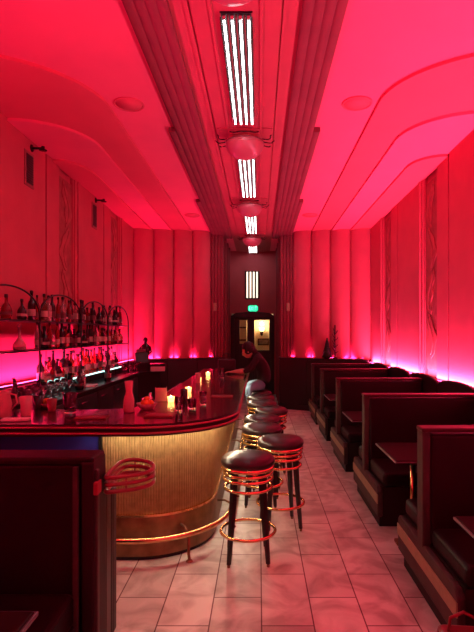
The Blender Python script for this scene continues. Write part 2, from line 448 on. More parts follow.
for yc, wh in ((5.57, 'larger, nearer'), (7.78, 'smaller, farther')):
    t = thing('air_vent', f'{wh} dark air vent high on the left wall', 'vent', (XL, yc, 3.56), 0, 'air vents on the left wall')
    MB().box(0, .012, -.11, .11, -.2, .2).build('frame', 'grillef', t, bevel=.004)
    MB().box(.012, .016, -.075, .075, -.165, .165).build('grille', 'grille', t)
    b = MB()
    for k in range(12): b.box(.016, .024, -.075, .075, -.155+k*.027, -.147+k*.027)
    b.build('louvre', 'grille', t)
    t = thing('sprinkler_head', f'small dark sprinkler above the {wh} air vent', 'sprinkler', (XL, yc+.08, 3.83), 0, 'wall sprinklers')
    MB().tube([(0,0,0), (.13,0,0)], .014, 8).build('pipe', 'dark', t)
    MB().lathe([(0,.02),(.02,.02),(.02,-.01),(.045,-.02),(.045,-.026),(0,-.026)], (.13,0,0), 12).build('head', 'dark', t)
    MB().lathe([(0,0),(.045,0),(.035,.012),(0,.012)], n=14).build('escutcheon', 'dark', t).rotation_euler = (0, PI/2, 0)

# ------------------------------------------------------------------ alcove end: wall light, exit sign, door
t = thing('wall_light', 'warm white four-tube vertical wall light above the exit sign', 'wall light', (AX-.03, YD, 2.67))
MB().box(-.2, .2, -.03, 0, -.03, .75).build('back_plate', 'black', t, bevel=.01)
for k in range(4):
    MB().tube([(-.135+.09*k, -.055, 0), (-.135+.09*k, -.055, .72)], .022, 8).build('light_tube', 'walltube', t)
t = thing('exit_sign', 'green glowing exit sign over the dark double door', 'sign', (-.165, YD, 2.38))
oct_ = [(-.15, -.055), (-.10, -.10), (.10, -.10), (.15, -.055), (.15, .055), (.10, .10), (-.10, .10), (-.15, .055)]
MB().prism_axis(oct_, -.05, 0, 'y').build('housing', 'black', t)
MB().prism_axis([(x*.92, z*.88) for x, z in oct_], -.056, -.05, 'y').build('sign_face', 'exitg', t)
LET = {'E': [(0,0,.2,1),(0,0,1,.18),(0,.41,.8,.59),(0,.82,1,1)], 'I': [(.4,0,.6,1)], 'T': [(.4,0,.6,1),(0,.82,1,1)]}
for i, ch in enumerate('EXIT'):
    b = MB(); x0 = -.105+.054*i; w, h = .042, .10
    if ch == 'X':
        for sg in (0, 1):
            a, c = (x0, x0+w) if sg else (x0+w, x0)
            b.prism_axis([(a-.005, -.05), (a+.005, -.05), (c+.005, .05), (c-.005, .05)], -.060, -.056, 'y')
    else:
        for q in LET[ch]: b.box(x0+q[0]*w, x0+q[2]*w, -.060, -.056, -.05+q[1]*h, -.05+q[3]*h)
    b.build('letter', 'exitl', t)

d = thing('door_1', 'dark double door with glass panes', 'door', (0, YD, 0)); d['kind'] = 'structure'
for k in ('label', 'category'): pass
b = MB()
b.box(DX0-.02, DX0+.07, -.05, .15, 0, 2.12).box(DX1-.07, DX1+.02, -.05, .15, 0, 2.12)
b.prism_axis([(DX0-.02, 2.12), (DX1+.02, 2.12), (DX1+.02, 2.17), (DX1-.12, 2.26), (-.18+.0, 2.30), (DX0+.12, 2.26), (DX0-.02, 2.17)], -.06, .15, 'y')
b.build('door_frame', 'doorwood', d, bevel=.01)
def leaf(x0, x1, wx0, wx1, z0, z1, y):
    b = MB().box(x0, wx0, y, y+.05, .01, 2.12).box(wx1, x1, y, y+.05, .01, 2.12).box(wx0, wx1, y, y+.05, .01, z0).box(wx0, wx1, y, y+.05, z1, 2.12)
    l = b.build('door_leaf', 'doorwood', d, bevel=.004)
    MB().box(wx0, wx1, y+.02, y+.026, z0, z1).build('pane', 'glass', l)
    return l
ll = leaf(DX0+.07, -.18, -.54, -.33, 1.40, 2.06, .02)
rl = leaf(-.18, DX1-.07, -.13, .285, 1.22, 2.06, .02)
MB().tube([(-.24, -.0, 1.0), (-.24, -.04, 1.0), (-.24, -.04, 1.2), (-.24, 0, 1.2)], .010, 8).build('handle', 'brass', ll)
MB().tube([(-.155, -.0, .9), (-.155, -.04, .9), (-.155, -.04, 1.1), (-.155, 0, 1.1)], .010, 8).build('handle', 'brass', rl)
for X, lb in ((-.74, 'left'), (.72, 'right')):
    X = -1.0 if lb == 'left' else .66
    o = MB().box(X-.035, X+.035, YB-.14, YB-.11, 2.20, 2.38).build('wall_plaque', 'gold', bevel=.008)
    tag(o, f'small tan wall plaque {lb} of the exit alcove', 'plaque', 'tan plaques beside the alcove')
# vestibule behind the door
struct(MB().box(-1.6, 1.6, YD+2.4, YD+2.5, 0, 3).build('wall_vestibule_back', 'cream'))
struct(MB().box(-1.7, -1.6, YD+.15, YD+2.5, 0, 3).build('wall_vestibule_left', 'cream'))
struct(MB().box(1.6, 1.7, YD+.15, YD+2.5, 0, 3).build('wall_vestibule_right', 'cream'))
struct(MB().box(-1.7, 1.7, YD+.15, YD+2.5, 2.28, 2.4).build('ceiling_vestibule', 'grey'))
t = thing('wall_sconce', 'glowing wall sconce seen through the right door pane', 'wall lamp', (.09, YD+2.4, 1.78))
MB().lathe([(0, .10), (.09, .10), (.07, 0), (.05, -.02), (0, -.02)], (0, -.12, 0), 14).build('shade', 'lampglass', t)
MB().lathe([(0, -.02), (.05, -.03), (.05, -.12), (.02, -.17), (0, -.17)], (0, -.12, 0), 12).build('lamp_body', 'dark', t)
MB().tube([(0, 0, -.08), (0, -.12, -.08)], .012, 6).build('arm', 'dark', t)
L = bpy.data.lights.new('sconce_bulb', 'POINT'); L.energy = 22; L.color = (1, .68, .34); L.shadow_soft_size = .06
o = bpy.data.objects.new('sconce_bulb', L); C.objects.link(o); o.location = (.09, YD+2.24, 2.0)
t = thing('framed_picture', 'small framed picture under the sconce behind the door', 'picture', (.14, YD+2.4, 1.40))
MB().box(-.18, .18, -.02, 0, -.10, .12).build('frame', 'dark', t); MB().box(-.15, .15, -.025, -.02, -.07, .09).build('print', 'picture', t)
t = thing('coat_rack', 'pale panel standing behind the left door pane', 'shelf', (-.52, YD+2.05, 0))
MB().box(-.13, .13, 0, .3, .05, 2.15).build('body', 'cream', t, bevel=.01)
b = MB()
for k in range(5): b.box(-.11, .11, -.012, 0, .25+.4*k, .30+.4*k)
b.build('shelf', 'doorwood', t)

# ------------------------------------------------------------------ the bar
RAD, BY, BX, BEND = .75, 3.46, -.17, 8.9
cx, cy = BX-RAD, BY+RAD
def outline(o, x_start=XL+.27, yend=BEND, n=28):
    P = [(x_start, BY+o), (cx-.2, BY+o)]
    for j in range(n+1):
        a = -PI/2 + PI/2*j/n
        P.append((cx+(RAD-o)*math.cos(a), cy+(RAD-o)*math.sin(a)))
    P += [(BX-o, cy+.6*k) for k in range(1, 8)] + [(BX-o, yend)]
    return P
def inner():
    P = [(-1.0, BEND), (-1.0, 4.55)]
    for j in range(1, 9):
        a = PI/2*j/8
        P.append((-1.0-.38*(1-math.cos(a)), 4.55-.38*math.sin(a)))
    return P + [(XL+.27, 4.17)]
bar = thing('bar_counter', 'long curved bar with glossy dark top and fluted gold front', 'bar')
MB().prism(outline(.02)+inner(), 1.045, 1.05).build('countertop', 'bartop', bar)
MB().prism(outline(.012)+inner(), .965, 1.045).build('counter_edge', 'edgeblack', bar)
for z in (1.028, .986):
    b = MB(); P = outline(.010)
    b.tube([(x, y, z) for x, y in P], .0085, 8); b.build('edge_band', 'edge', bar)
def ribbon(P, z0, z1, th, name, m, parent, smooth=False, bevel=0):
    q = offs(P, th); return MB().prism(P + q[::-1], z0, z1, smooth).build(name, m, parent, bevel)
# dark carcass
o1 = outline(.24, -2.34)
MB().prism(o1 + [(-.95, BEND-.02), (-.95, 4.6), (-1.3, 4.1), (-2.34, 4.1)], 0, .964).build('carcass', 'blackwood', bar)
# navy panel, fluted panel, kick panel
MB().box(-2.34, -1.185, BY+.225, BY+.245, .34, .962).build('navy_panel', 'navy', bar)
MB().box(-1.20, -1.178, BY+.205, BY+.235, .34, .962).build('corner_post', 'black', bar)
def dense(o, x0, step):
    P = []
    L1 = (cx) - x0; L2 = PI/2*(RAD-o); L3 = BEND-cy-.02; tot = L1+L2+L3
    n = int(tot/step)
    for i in range(n+1):
        u = i*tot/n; per = .02; w = .006*abs(math.sin(PI*u/per))
        oo = o-w
        if u < L1: P.append((x0+u, BY+oo))
        elif u < L1+L2:
            a = -PI/2+(u-L1)/(RAD-o); P.append((cx+(RAD-oo)*math.cos(a), cy+(RAD-oo)*math.sin(a)))
        else: P.append((BX-oo, cy+u-L1-L2))
    return P
P = dense(.215, -1.178, .0033); q = outline(.236, -1.178)
MB().prism(P + q[::-1], .34, .962).build('fluted_panel', 'fluted', bar)
P = outline(.195, -2.34); ribbon(P, .03, .335, .045, 'kick_panel', 'dullbrass', bar)
P = outline(.190, -2.34); ribbon(P, .322, .34, .03, 'kick_moulding', 'brass', bar)
P = outline(.21, -2.34); ribbon(P, 0, .03, .04, 'plinth', 'black', bar)
# warm strip light tucked under the overhang
P = outline(.085, -1.15); q = outline(.105, -1.15)
MB().prism(P + q[::-1], .956, .9645).build('light_strip', 'warmled', bar)
# foot rail
rail = MB().tube([(x, y, .20) for x, y in outline(.07, -2.34, BEND-.05)], .021, 12).build('foot_rail', 'brass', bar)
def bracket(px, py, nx, ny):
    b = MB()
    b.tube([(px-nx*.13, py-ny*.13, .235), (px-nx*.06, py-ny*.06, .235), (px, py, .205)], .009, 6)
    b.tube([(px, py, .2), (px, py, .05), (px+nx*.015, py+ny*.015, .012)], .011, 8)
    b.lathe([(0, 0), (.028, 0), (.02, .012), (0, .016)], (px+nx*.012, py+ny*.012, 0), 12)
    b.build('rail_bracket', 'dullbrass', bar)
a = -PI/2+.62
bracket(cx+(RAD-.07)*math.cos(a), cy+(RAD-.07)*math.sin(a), math.cos(a), math.sin(a))
for y in (4.3, 5.1, 5.9, 6.7, 7.5, 8.3): bracket(BX-.07, y, 1, 0)
bracket(-1.5, BY+.07, 0, -1)
# end cap of the bar interior
tag(MB().box(-1.42, -1.0, 4.75, 8.8, .76, .80).box(-1.42, -1.40, 4.75, 8.8, .66, .76).box(-1.40, -1.02, 4.80, 4.84, 0, .76).box(-1.40, -1.02, 8.7, 8.74, 0, .76).build('prep_counter', 'steel', bevel=.004),
    'steel work counter behind the bar, below the glossy top', 'counter')

# back bar counter on the left wall
t = thing('back_counter', 'dark back bar counter with grey front under the bottle shelves', 'counter', (0,0,0))
MB().prism([(XL+.19, 4.2), (-2.10, 4.2), (-2.10, 8.6), (-1.85, 9.5), (XL+.4, 9.9), (XL+.19, 9.9)], .96, 1.0).build('counter_top', 'counter', t, bevel=.005)
MB().prism([(XL+.22, 4.24), (-2.14, 4.24), (-2.14, 8.6), (-1.90, 9.45), (XL+.43, 9.8), (XL+.22, 9.8)], 0, .96).build('cabinet', 'counter', t)
for k in range(6):
    y = 4.30+k*.72
    dr = MB().box(-2.14, -2.118, y, y+.68, .12, .93).build('door', 'steel', t, bevel=.004)
    MB().tube([(-2.10, y+.06, .86), (-2.10, y+.30, .86)], .007, 6).build('handle', 'chrome', dr)

# bottle shelves with arched frames
sx0, sx1 = XL+.03, -2.30
t = thing('bottle_shelf', 'black metal bottle shelf with arched tops on the left wall', 'shelf', (0,0,0))
posts = [2.75, 3.94, 5.14, 6.34, 7.46, 8.62]
for z, nm in ((1.83, 'shelf_board'), (1.525, 'shelf_board')):
    MB().box(sx0, sx1, 2.75, 8.62, z-.014, z).build(nm, 'black', t, bevel=.003)
MB().box(XL+.19, sx1-.03, 5.3, 8.25, 1.12, 1.14).build('shelf_board', 'black', t, bevel=.002)
MB().box(sx1-.03, sx1-.018, 5.3, 8.25, 1.122, 1.138).build('light_strip', 'led', t)
for y in posts:
    MB().tube([(sx1, y, 1.0), (sx1, y, 1.83)], .010, 8).build('post', 'black', t)
for a_, b_ in zip(posts, posts[1:]):
    c = (a_+b_)/2; w = (b_-a_)/2
    MB().tube([(sx1, c-w*math.cos(PI*j/20), 1.83+.31*math.sin(PI*j/20)**.8) for j in range(21)], .009, 8).build('arch', 'black', t)

# ------------------------------------------------------------------ bottles
PROF = {
 'tall': [(0,0),(.036,0),(.038,.008),(.038,.17),(.034,.19),(.018,.215),(.013,.235),(.013,.285),(0,.285)],
 'round': [(0,0),(.040,0),(.050,.02),(.053,.06),(.048,.11),(.030,.145),(.015,.165),(.014,.215),(0,.215)],
 'square': [(0,0),(.044,0),(.045,.005),(.045,.15),(.040,.165),(.018,.178),(.015,.19),(.015,.225),(0,.225)],
 'slim': [(0,0),(.030,0),(.031,.006),(.031,.20),(.026,.23),(.013,.265),(.012,.325),(0,.325)],
}
def bottle(kind, m, lm, n=14):
    p = PROF[kind]; h = p[-1][1]; rn = p[-2][0]; rb = max(q[0] for q in p)
    b = MB()
    if kind == 'square': b.lathe(p, n=4, smooth=False)
    else: b.lathe(p, n=n)
    o = b.build('liquor_bottle', m)
    if kind == 'square': pass
    MB().lathe([(0, h-.002), (rn+.004, h-.002), (rn+.004, h+.026), (rn, h+.03), (0, h+.03)], n=8).build('bottle_cap', 'cap', o)
    l = MB()
    k = 4 if kind == 'square' else n
    l.lathe([(rb+.0012, .05), (rb+.0012, .12)] if kind != 'round' else [(.0545, .045), (.0545, .075)], n=k, smooth=kind != 'square')
    l.build('bottle_label', lm, o)
    return o
glassn = {'clearb': 'clear', 'amber': 'amber', 'green': 'green', 'dark': 'black', 'red': 'ruby red'}
protos = {}
def get(kind, m, lm):
    k = (kind, m, lm)
    if k not in protos: protos[k] = bottle(kind, m, lm); return protos[k]
    return copy_tree(protos[k])
def row(z, ys, shelfname, group, x0, x1, weights):
    ys = sorted(ys)
    for i, y in enumerate(ys):
        kind = R.choice(['tall', 'tall', 'round', 'square', 'slim']); m = R.choices(list(glassn), weights)[0]
        lm = R.choice(['label', 'labeld'])
        o = get(kind, m, lm)
        s = (R.uniform(.88, 1.06) if kind != 'slim' else R.uniform(.8, .9))*(1.12 if z > 1.1 and z < 1.2 else 1)
        o.location = (R.uniform(x0, x1), y, z+.0005); o.scale = (s, s, s)
        o.rotation_euler = (0, 0, R.uniform(-.3, .3) + (PI/4 if kind == 'square' else 0))
        tag(o, f'{glassn[m]} glass bottle, {ORD[i]} from the left on the {shelfname}', 'bottle', group)
def spread(a, b, n): return [a+(b-a)*i/(n-1) for i in range(n)]
row(1.83, [4.72, 4.98] + spread(5.24, 8.5, 29), 'top shelf', 'bottles on the top shelf', -2.44, -2.37, [3, 2, 1, 5, 2])
row(1.525, spread(5.24, 8.5, 31), 'middle shelf', 'bottles on the middle shelf', -2.42, -2.36, [5, 2, 2, 3, 2])
row(1.1405, spread(5.38, 8.18, 27), 'lighted bottom shelf', 'bottles on the lighted shelf', -2.40, -2.385, [5, 3, 3, 4, 4])

def decanter():
    o = MB().lathe([(0,0),(.05,0),(.065,.02),(.062,.06),(.035,.10),(.014,.13),(.012,.19),(.022,.205),(.020,.206),(.010,.19),(.012,.13),(.032,.10),(.058,.06),(.06,.022),(.045,.006),(0,.006)], n=18).build('decanter', 'clearb')
    MB().lathe([(0,.206),(.012,.206),(.012,.215),(.024,.235),(.018,.265),(0,.272)], n=10).build('stopper', 'clearb', o); return o
d0 = decanter(); d0.location = (-2.41, 4.93, 1.5255); tag(d0, 'clear glass decanter alone at the left end of the middle shelf', 'decanter')
# wine glasses: stemware
def wine_glass():
    o = MB().lathe([(0,0),(.032,0),(.032,.003),(.006,.008),(.004,.02),(.004,.075),(.015,.085),(.034,.11),(.038,.14),(.032,.175),(.030,.175),(.035,.14),(.032,.112),(.012,.088),(0,.085)], n=14).build('wine_glass', 'glass')
    return o
wg = None
def glasses(prot, spots, z, lab, group, cat='glass'):
    for i, (x, y) in enumerate(spots):
        o = prot if i == 0 else copy_tree(prot)
        o.location = (x, y, z+.0005); tag(o, lab(i), cat, group)
sp = [(x, y) for y in spread(4.55, 5.75, 8) for x in (-2.22, -2.31)]
sp.sort(key=lambda s: (s[0], s[1]))
glasses(wine_glass(), sp, 1.0, lambda i: f'{ORD[i % 8]} from the left in the {"back" if i < 8 else "front"} row of wine glasses near the counter\'s left end', 'wine glasses at the left of the back counter')
sp = [(x, y) for x in (-2.30, -2.19) for y in spread(8.35, 9.15, 7)]
glasses(wine_glass(), sp, 1.0, lambda i: f'{ORD[i % 7]} from the left in the {"back" if i < 7 else "front"} row of wine glasses right of the bottle shelves', 'wine glasses at the right of the back counter')

def tumbler(h=.12, r=.038, m='glass', name='tumbler'):
    o = MB().lathe([(0,0),(r*.8,0),(r*.82,.004),(r,h),(r-.003,h),(r*.76,.012),(0,.012)], n=18).build(name, m)
    return o
def drink(o, h, r, m):
    MB().lathe([(0,.013),(r*.75,.013),(r*.75+.001+(r*.2)*h/.12,h),(0,h)], n=16).build('drink', m, o)
# things on the near part of the bar top (pixel of the base, then height)
def on_bar(o, px, py, label, cat, group=None, rz=0, z=1.0505):
    x, y, _ = at(px, py, 1.05); o.location = (x, y, z); o.rotation_euler = (0, 0, rz); return tag(o, label, cat, group)
def cup(h, r, m, px, py, label, name='tumbler', cat='glass', fill=None, group=None):
    o = tumbler(h, r, m, name)
    if fill: drink(o, h*fill[0], r, fill[1])
    return on_bar(o, px, py, label, cat, group)
cup(.155, .045, 'frost', 26, 416, 'frosted pink tumbler near the left end of the bar top')
cup(.165, .055, 'glass', 70, 413, 'large clear tumbler with a dark drink beside the menu card', fill=(.3, 'dark'))
cup(.12, .036, 'glass', 179, 411, 'clear water glass right of the first candle')
cup(.085, .042, 'glass', 192, 409, 'short whisky glass between the water glasses', fill=(.3, 'amber'))
cup(.12, .036, 'glass', 203, 405, 'clear water glass nearest the bar corner', fill=(.7, 'clearb'))
cup(.13, .036, 'frost', 198, 383, 'frosted glass behind the third candle')
cup(.14, .034, 'glass', 222, 378, 'tall glass in front of the leaning person')
cup(.12, .036, 'dark', 184, 402, 'dark glass right behind the first candle')
cup(.10, .040, 'redtube', 52, 411, 'dark red cup left of the large tumbler', 'cup', 'cup')
cup(.11, .045, 'dark', 38, 409, 'black cup behind the frosted tumbler', 'cup', 'cup')
# frosted carafe
o = MB().lathe([(0,0),(.042,0),(.046,.01),(.044,.10),(.030,.15),(.026,.17),(.030,.20),(.034,.255),(.031,.255),(.026,.20),(.022,.17),(.026,.15),(.04,.10),(.042,.012),(0,.008)], n=18).build('carafe', 'frost')
on_bar(o, 129, 412, 'tall frosted pink carafe standing left of the napkin caddy', 'carafe')
# clear caddy
b = MB().box(-.055,.055,-.05,.05,0,.01).box(-.055,-.050,-.05,.05,.01,.13).box(.050,.055,-.05,.05,.01,.13).box(-.05,.05,-.05,-.045,.01,.13).box(-.05,.05,.045,.05,.01,.11)
o = b.build('napkin_caddy', 'frost', bevel=.003)
on_bar(o, 161, 401, 'clear acrylic napkin caddy behind the first candle', 'caddy', None, .2)
MB().box(-.045,.045,-.04,.04,.011,.10).build('napkin', 'napkin', o)
# garnish bowl
o = MB().lathe([(0,0),(.05,0),(.06,.01),(.09,.05),(.087,.05),(.056,.014),(0,.010)], n=24).build('garnish_bowl', 'frost'); on_bar(o, 147, 409, 'low pink garnish bowl between carafe and first candle', 'bowl')
bx, by_ = o.location.x, o.location.y
for k, (dx, dy, dz) in enumerate(((-.03, 0, .052), (.03, .012, .052), (0, -.03, .054), (.0, .035, .055), (0, 0, .085))):
    f = MB().ball((0,0,0), .026, 14).build('citrus', 'fruit'); f.location = (bx+dx, by_+dy, 1.05+dz)
    MB().lathe([(0, .0), (.004, 0), (.003, .005), (0, .006)], (0,0,.0245), 6).build('stem', 'green', f)
    tag(f, f'small orange citrus {["on the left", "on the right", "in front", "at the back", "on top"][k]} in the pink garnish bowl', 'fruit', 'citrus in the garnish bowl')
# orange fruit bowl at left
o = MB().lathe([(0,0),(.04,0),(.05,.008),(.075,.045),(.072,.045),(.046,.012),(0,.010)], n=24).build('fruit_bowl', 'redtube'); on_bar(o, 45, 408, 'small red bowl of citrus on the left of the bar top', 'bowl')
bx, by_ = o.location.x, o.location.y
for k, (dx, dy) in enumerate(((-.03, 0), (.03, .0), (0, .03))):
    f = MB().ball((0,0,0), .028, 14).build('citrus', 'fruit'); f.location = (bx+dx, by_+dy, 1.05+.055)
    MB().lathe([(0, .0), (.004, 0), (.003, .005), (0, .006)], (0,0,.0265), 6).build('stem', 'green', f)
    tag(f, f'orange citrus {["on the left", "on the right", "at the back"][k]} in the red bowl at the bar\'s left', 'fruit', 'citrus in the red bowl')
# pitcher at far left
o = MB().lathe([(0,0),(.055,0),(.06,.01),(.065,.10),(.05,.17),(.055,.20),(.052,.20),(.047,.17),(.061,.10),(.055,.014),(0,.01)], n=22).build('pitcher', 'frost')
MB().tube([(.055, 0, .18), (.10, 0, .17), (.11, 0, .11), (.064, 0, .06)], .007, 8).build('handle', 'frost', o)
on_bar(o, 3, 417, 'frosted pitcher at the left edge of the picture on the bar', 'pitcher')
o = MB().box(-.10,.10,-.035,.035,0,.022).build('folded_towel', 'napkin', bevel=.01, seg=3); on_bar(o, 16, 421, 'folded pale bar towel beside the frosted pitcher', 'towel', None, .1)
# menu cards
def menu(px, py, w, dpt, label, rz=0):
    o = MB().box(-w/2, w/2, -dpt/2, dpt/2, 0, .012).build('menu', 'paper', bevel=.003)
    MB().box(-w/2+.012, w/2-.012, -dpt/2+.012, dpt/2-.012, .012, .014).build('cover_sheet', 'redtube', o)
    on_bar(o, px, py, label, 'menu', 'menu cards on the bar', rz)
menu(160, 416, .22, .15, 'dark red menu card lying near the bar front')
menu(222, 397, .22, .16, 'dark menu card lying on the aisle side of the bar')
menu(92, 418, .24, .12, 'dark red menu card right of the large tumbler', .05)
# candles
def candle():
    o = tumbler(.052, .034, 'votive', 'candle_holder')
    MB().lathe([(0,.013),(.025,.013),(.027,.036),(0,.036)], n=16).build('candle_wax', 'wax', o)
    MB().lathe([(0,.036),(.005,.042),(.006,.048),(0,.064)], n=8).build('flame', 'flame', o)
    return o
k0 = candle()
for i, (px, py, lb) in enumerate(((171, 402, 'nearest lit candle glass on the bar'), (188.5, 392, 'second lit candle glass along the bar'),
                              (199, 381.5, 'third lit candle glass along the bar'), (208, 375.8, 'farthest lit candle glass along the bar'))):
    o = k0 if i == 0 else copy_tree(k0)
    on_bar(o, px, py, lb, 'candle', 'lit candles along the bar')
# black bag on the far end
t = thing('handbag', 'black handbag standing on the bar in front of the leaning person', 'bag', (-.56, 8.5, 1.05), .15)
MB().box(-.15, .15, -.06, .06, 0, .20).build('bag_body', 'black_leather', t, bevel=.025, seg=3)
MB().tube([(-.08, 0, .19), (-.07, 0, .27), (0, 0, .30), (.07, 0, .27), (.08, 0, .19)], .008, 8).build('handle', 'black_leather', t)
# statuette, register, box and light at the far end of the back counter
xx, yy, _ = at(141, 372, 1.0)
yy = 9.05; xx = (141-VX)*yy/F
t = thing('cash_register', 'dark cash register at the far end of the back counter', 'register', (xx, yy, 1.0), .5)
MB().box(-.13, .13, -.15, .15, 0, .16).build('drawer_base', 'black', t, bevel=.01)
MB().prism_axis([(-.12, .16), (.05, .16), (.05, .34), (-.04, .34)], -.12, .12, 'x').build('keyboard_body', 'black', t, bevel=.01)
MB().box(-.09, .09, -.005, .035, .34, .40).build('display', 'labeld', t, bevel=.008)
t = thing('statuette', 'dark figure statuette rising above the cash register', 'statuette', (xx+.01, yy+.30, 1.0))
MB().lathe([(0,0),(.10,0),(.10,.03),(.07,.05),(.06,.10),(.045,.16),(.06,.24),(.085,.34),(.09,.42),(.075,.47),(.03,.495),(.028,.52),(0,.52)], n=16).build('figure_body', 'dark', t)
MB().ball((0,0,.565), .052, 14, .85, .95, 1.1).build('figure_head', 'dark', t)
for s_ in (-1, 1): MB().tube([(s_*.08,0,.44),(s_*.12,-.02,.34),(s_*.06,-.07,.28)], .022, 8, r1=.014).build('figure_arm', 'dark', t)
t = thing('wooden_box', 'small pinkish box beside the cash register', 'box', (-1.86, 9.0, 1.0), .2)
MB().box(-.13, .13, -.09, .09, 0, .09).build('box_body', 'napkin', t, bevel=.006); MB().box(-.135, .135, -.095, .095, .09, .14).build('lid', 'dark', t, bevel=.006)
# shakers and tins inside the bar
def shaker(x, y, z, lb, s=1):
    t = thing('cocktail_shaker', lb, 'shaker', (x, y, z), 0, 'cocktail shakers behind the bar')
    MB().lathe([(0,0),(.032,0),(.044,.13),(.042,.14),(0,.14)], n=16).build('shaker_body', 'chrome', t)
    MB().lathe([(.042,.14),(.038,.165),(.02,.19),(.016,.20),(.016,.225),(.012,.23),(0,.23)], n=16).build('shaker_lid', 'chrome', t)
shaker(-1.2, 5.1, .80, 'steel cocktail shaker on the work counter nearest the corner')
shaker(-1.22, 5.5, .80, 'steel cocktail shaker on the work counter, second from the corner')
ws = [(-1.9, 5.0), (-1.9, 5.3)]
t = thing('tea_towel', 'pale cloth lying on the back counter below the lighted shelf', 'cloth', (-2.22, 6.45, 1.0), .1)
MB().box(-.07, .07, -.14, .14, 0, .018).build('cloth_fold', 'napkin', t, bevel=.008, seg=3)
# a few dark bottles standing on the counter in front of the camera side
row(1.0, [4.42, 4.50, 6.05, 6.15, 7.1, 7.22], 'back counter top', 'bottles on the back counter', -2.24, -2.18, [1, 1, 2, 4, 2])

# ------------------------------------------------------------------ bar stools
def make_stool():
    t = thing('bar_stool', '', 'bar stool')
    MB().lathe([(0,.700),(.175,.700),(.196,.712),(.205,.735),(.200,.760),(.175,.780),(.11,.792),(0,.796)], n=36).build('seat', 'black_leather', t)
    MB().lathe([(.185,.680),(.198,.684),(.200,.706),(.188,.712)], n=36).build('seat_band', 'brass', t)
    MB().ring((0,0,.655), .180, .0125, 32).build('swivel_ring', 'brass', t)
    MB().ring((0,0,.615), .182, .0125, 32).build('swivel_ring', 'brass', t)
    MB().ring((0,0,.545), .176, .0125, 32).build('swivel_ring', 'brass', t)
    MB().lathe([(0,.70),(.12,.70),(.12,.675),(0,.675)], n=20).build('swivel_plate', 'black', t)
    MB().ring((0,0,.215), .205, .0125, 36).build('foot_ring', 'brass', t)
    for k in range(4):
        a = PI/4+k*PI/2
        c, s_ = math.cos(a), math.sin(a)
        b = MB(); tp, bt = .150, .198; n = []
        for r, z, w in ((.135, .695, .021), (.150, .60, .020), (.165, .40, .018), (bt+.004, .02, .0125)):
            n.append([b.bm.verts.new((r*c + w*(ca*c - sa*s_), r*s_ + w*(ca*s_ + sa*c), z)) for ca, sa in ((1,1),(-1,1),(-1,-1),(1,-1))])
        for q, w_ in zip(n, n[1:]):
            for j in range(4): b.bm.faces.new((q[j], q[(j+1)%4], w_[(j+1)%4], w_[j]))
        b.bm.faces.new(n[0]); b.bm.faces.new(n[-1][::-1])
        l = b.build('leg', 'blackwood', t, bevel=.003)
        MB().lathe([(0,0),(.011,0),(.012,.02),(0,.02)], (.203*c, .203*s_, 0), 10).build('foot_glide', 'dullbrass', l)
    return t
st = make_stool()
spots = [(-.083, 3.70, 'nearest black bar stool with brass rings, in front of the bar corner'),
         (.19, 4.32, 'second nearest bar stool, pulled farthest out into the aisle'),
         (.03, 4.90, 'third nearest bar stool, tucked in beside the bar edge'),
         (.04, 5.42, 'fourth nearest bar stool, just behind the third'),
         (.15, 6.02, 'fifth nearest bar stool, pulled slightly out into the aisle'),
         (0.04, 6.62, 'sixth nearest bar stool, by the bar edge'),
         (.03, 7.18, 'seventh bar stool, empty one in front of the seated person'),
         (.0, 7.78, 'bar stool carrying the seated person')]
for i, (x, y, lb) in enumerate(spots):
    o = st if i == 0 else copy_tree(st)
    o.location = (x, y, 0); o.rotation_euler = (0, 0, [0.05, .2, -.1, .3, .1, .4, 0, .2][i]); tag(o, lb, 'bar stool', 'bar stools along the bar')

# ------------------------------------------------------------------ booths on the right
XA = 1.03; XW = XR-.165
def make_booth(y):                        # y = centre of the shared back; two seats back to back
    t = thing('booth_bench', '', 'booth', (0, y, 0))
    # end panel with stripe
    pts = [(-.60, .10), (.50, .10), (.50, .33), (.47, .36), (-.56, .36), (-.60, .32)]
    MB().prism_axis(pts, XA, XA+.045, 'x').build('end_panel', 'woodend', t, bevel=.012)
    MB().box(XA-.006, XA+.01, -.595, .495, .215, .295).build('gold_stripe', 'gold', t, bevel=.002)
    MB().box(XA+.03, XW, -.54, .44, 0, .12).build('kickboard', 'kick', t)
    MB().box(XA+.045, XW, -.58, .48, .12, .36).build('seat_box', 'kick', t)
    for a, b_ in ((-.60, -.06), (.06, .50)):
        MB().box(XA+.05, XW, a, b_, .36, .48).build('seat_cushion', 'leather', t, bevel=.035, seg=4)
    MB().prism_axis([(-.085, .36), (.085, .36), (.055, 1.06), (-.055, 1.06)], XA+.05, XW, 'x').build('backrest', 'leather', t, bevel=.02, seg=3)
    MB().box(XA+.0, XA+.05, -.055, .055, .34, 1.085).build('end_post', 'woodend', t, bevel=.006)
    MB().box(XA-.004, XW, -.062, .062, 1.075, 1.10).build('top_rail', 'edge' if False else 'redrail', t, bevel=.008)
    return t
M['redrail'] = mat('dark_red_rail', (.05, .015, .02), .35, noise=(9, .3), spec=.35)
bo = make_booth(3.14)
by = [3.14, 4.85, 6.54, 8.24, 9.70]
lbs = ['nearest dark red booth bench with gold stripe on the right', 'second nearest booth bench on the right, behind the first table',
       'third nearest booth bench on the right side of the aisle', 'fourth nearest booth bench on the right side of the aisle', 'farthest booth bench on the right, against the back wall']
for i, y in enumerate(by[:4] + [9.88]):
    o = bo if i == 0 else copy_tree(bo); o.location = (0, y if i < 4 else 9.62, 0)
    tag(o, lbs[i], 'booth', 'booth benches along the right wall')
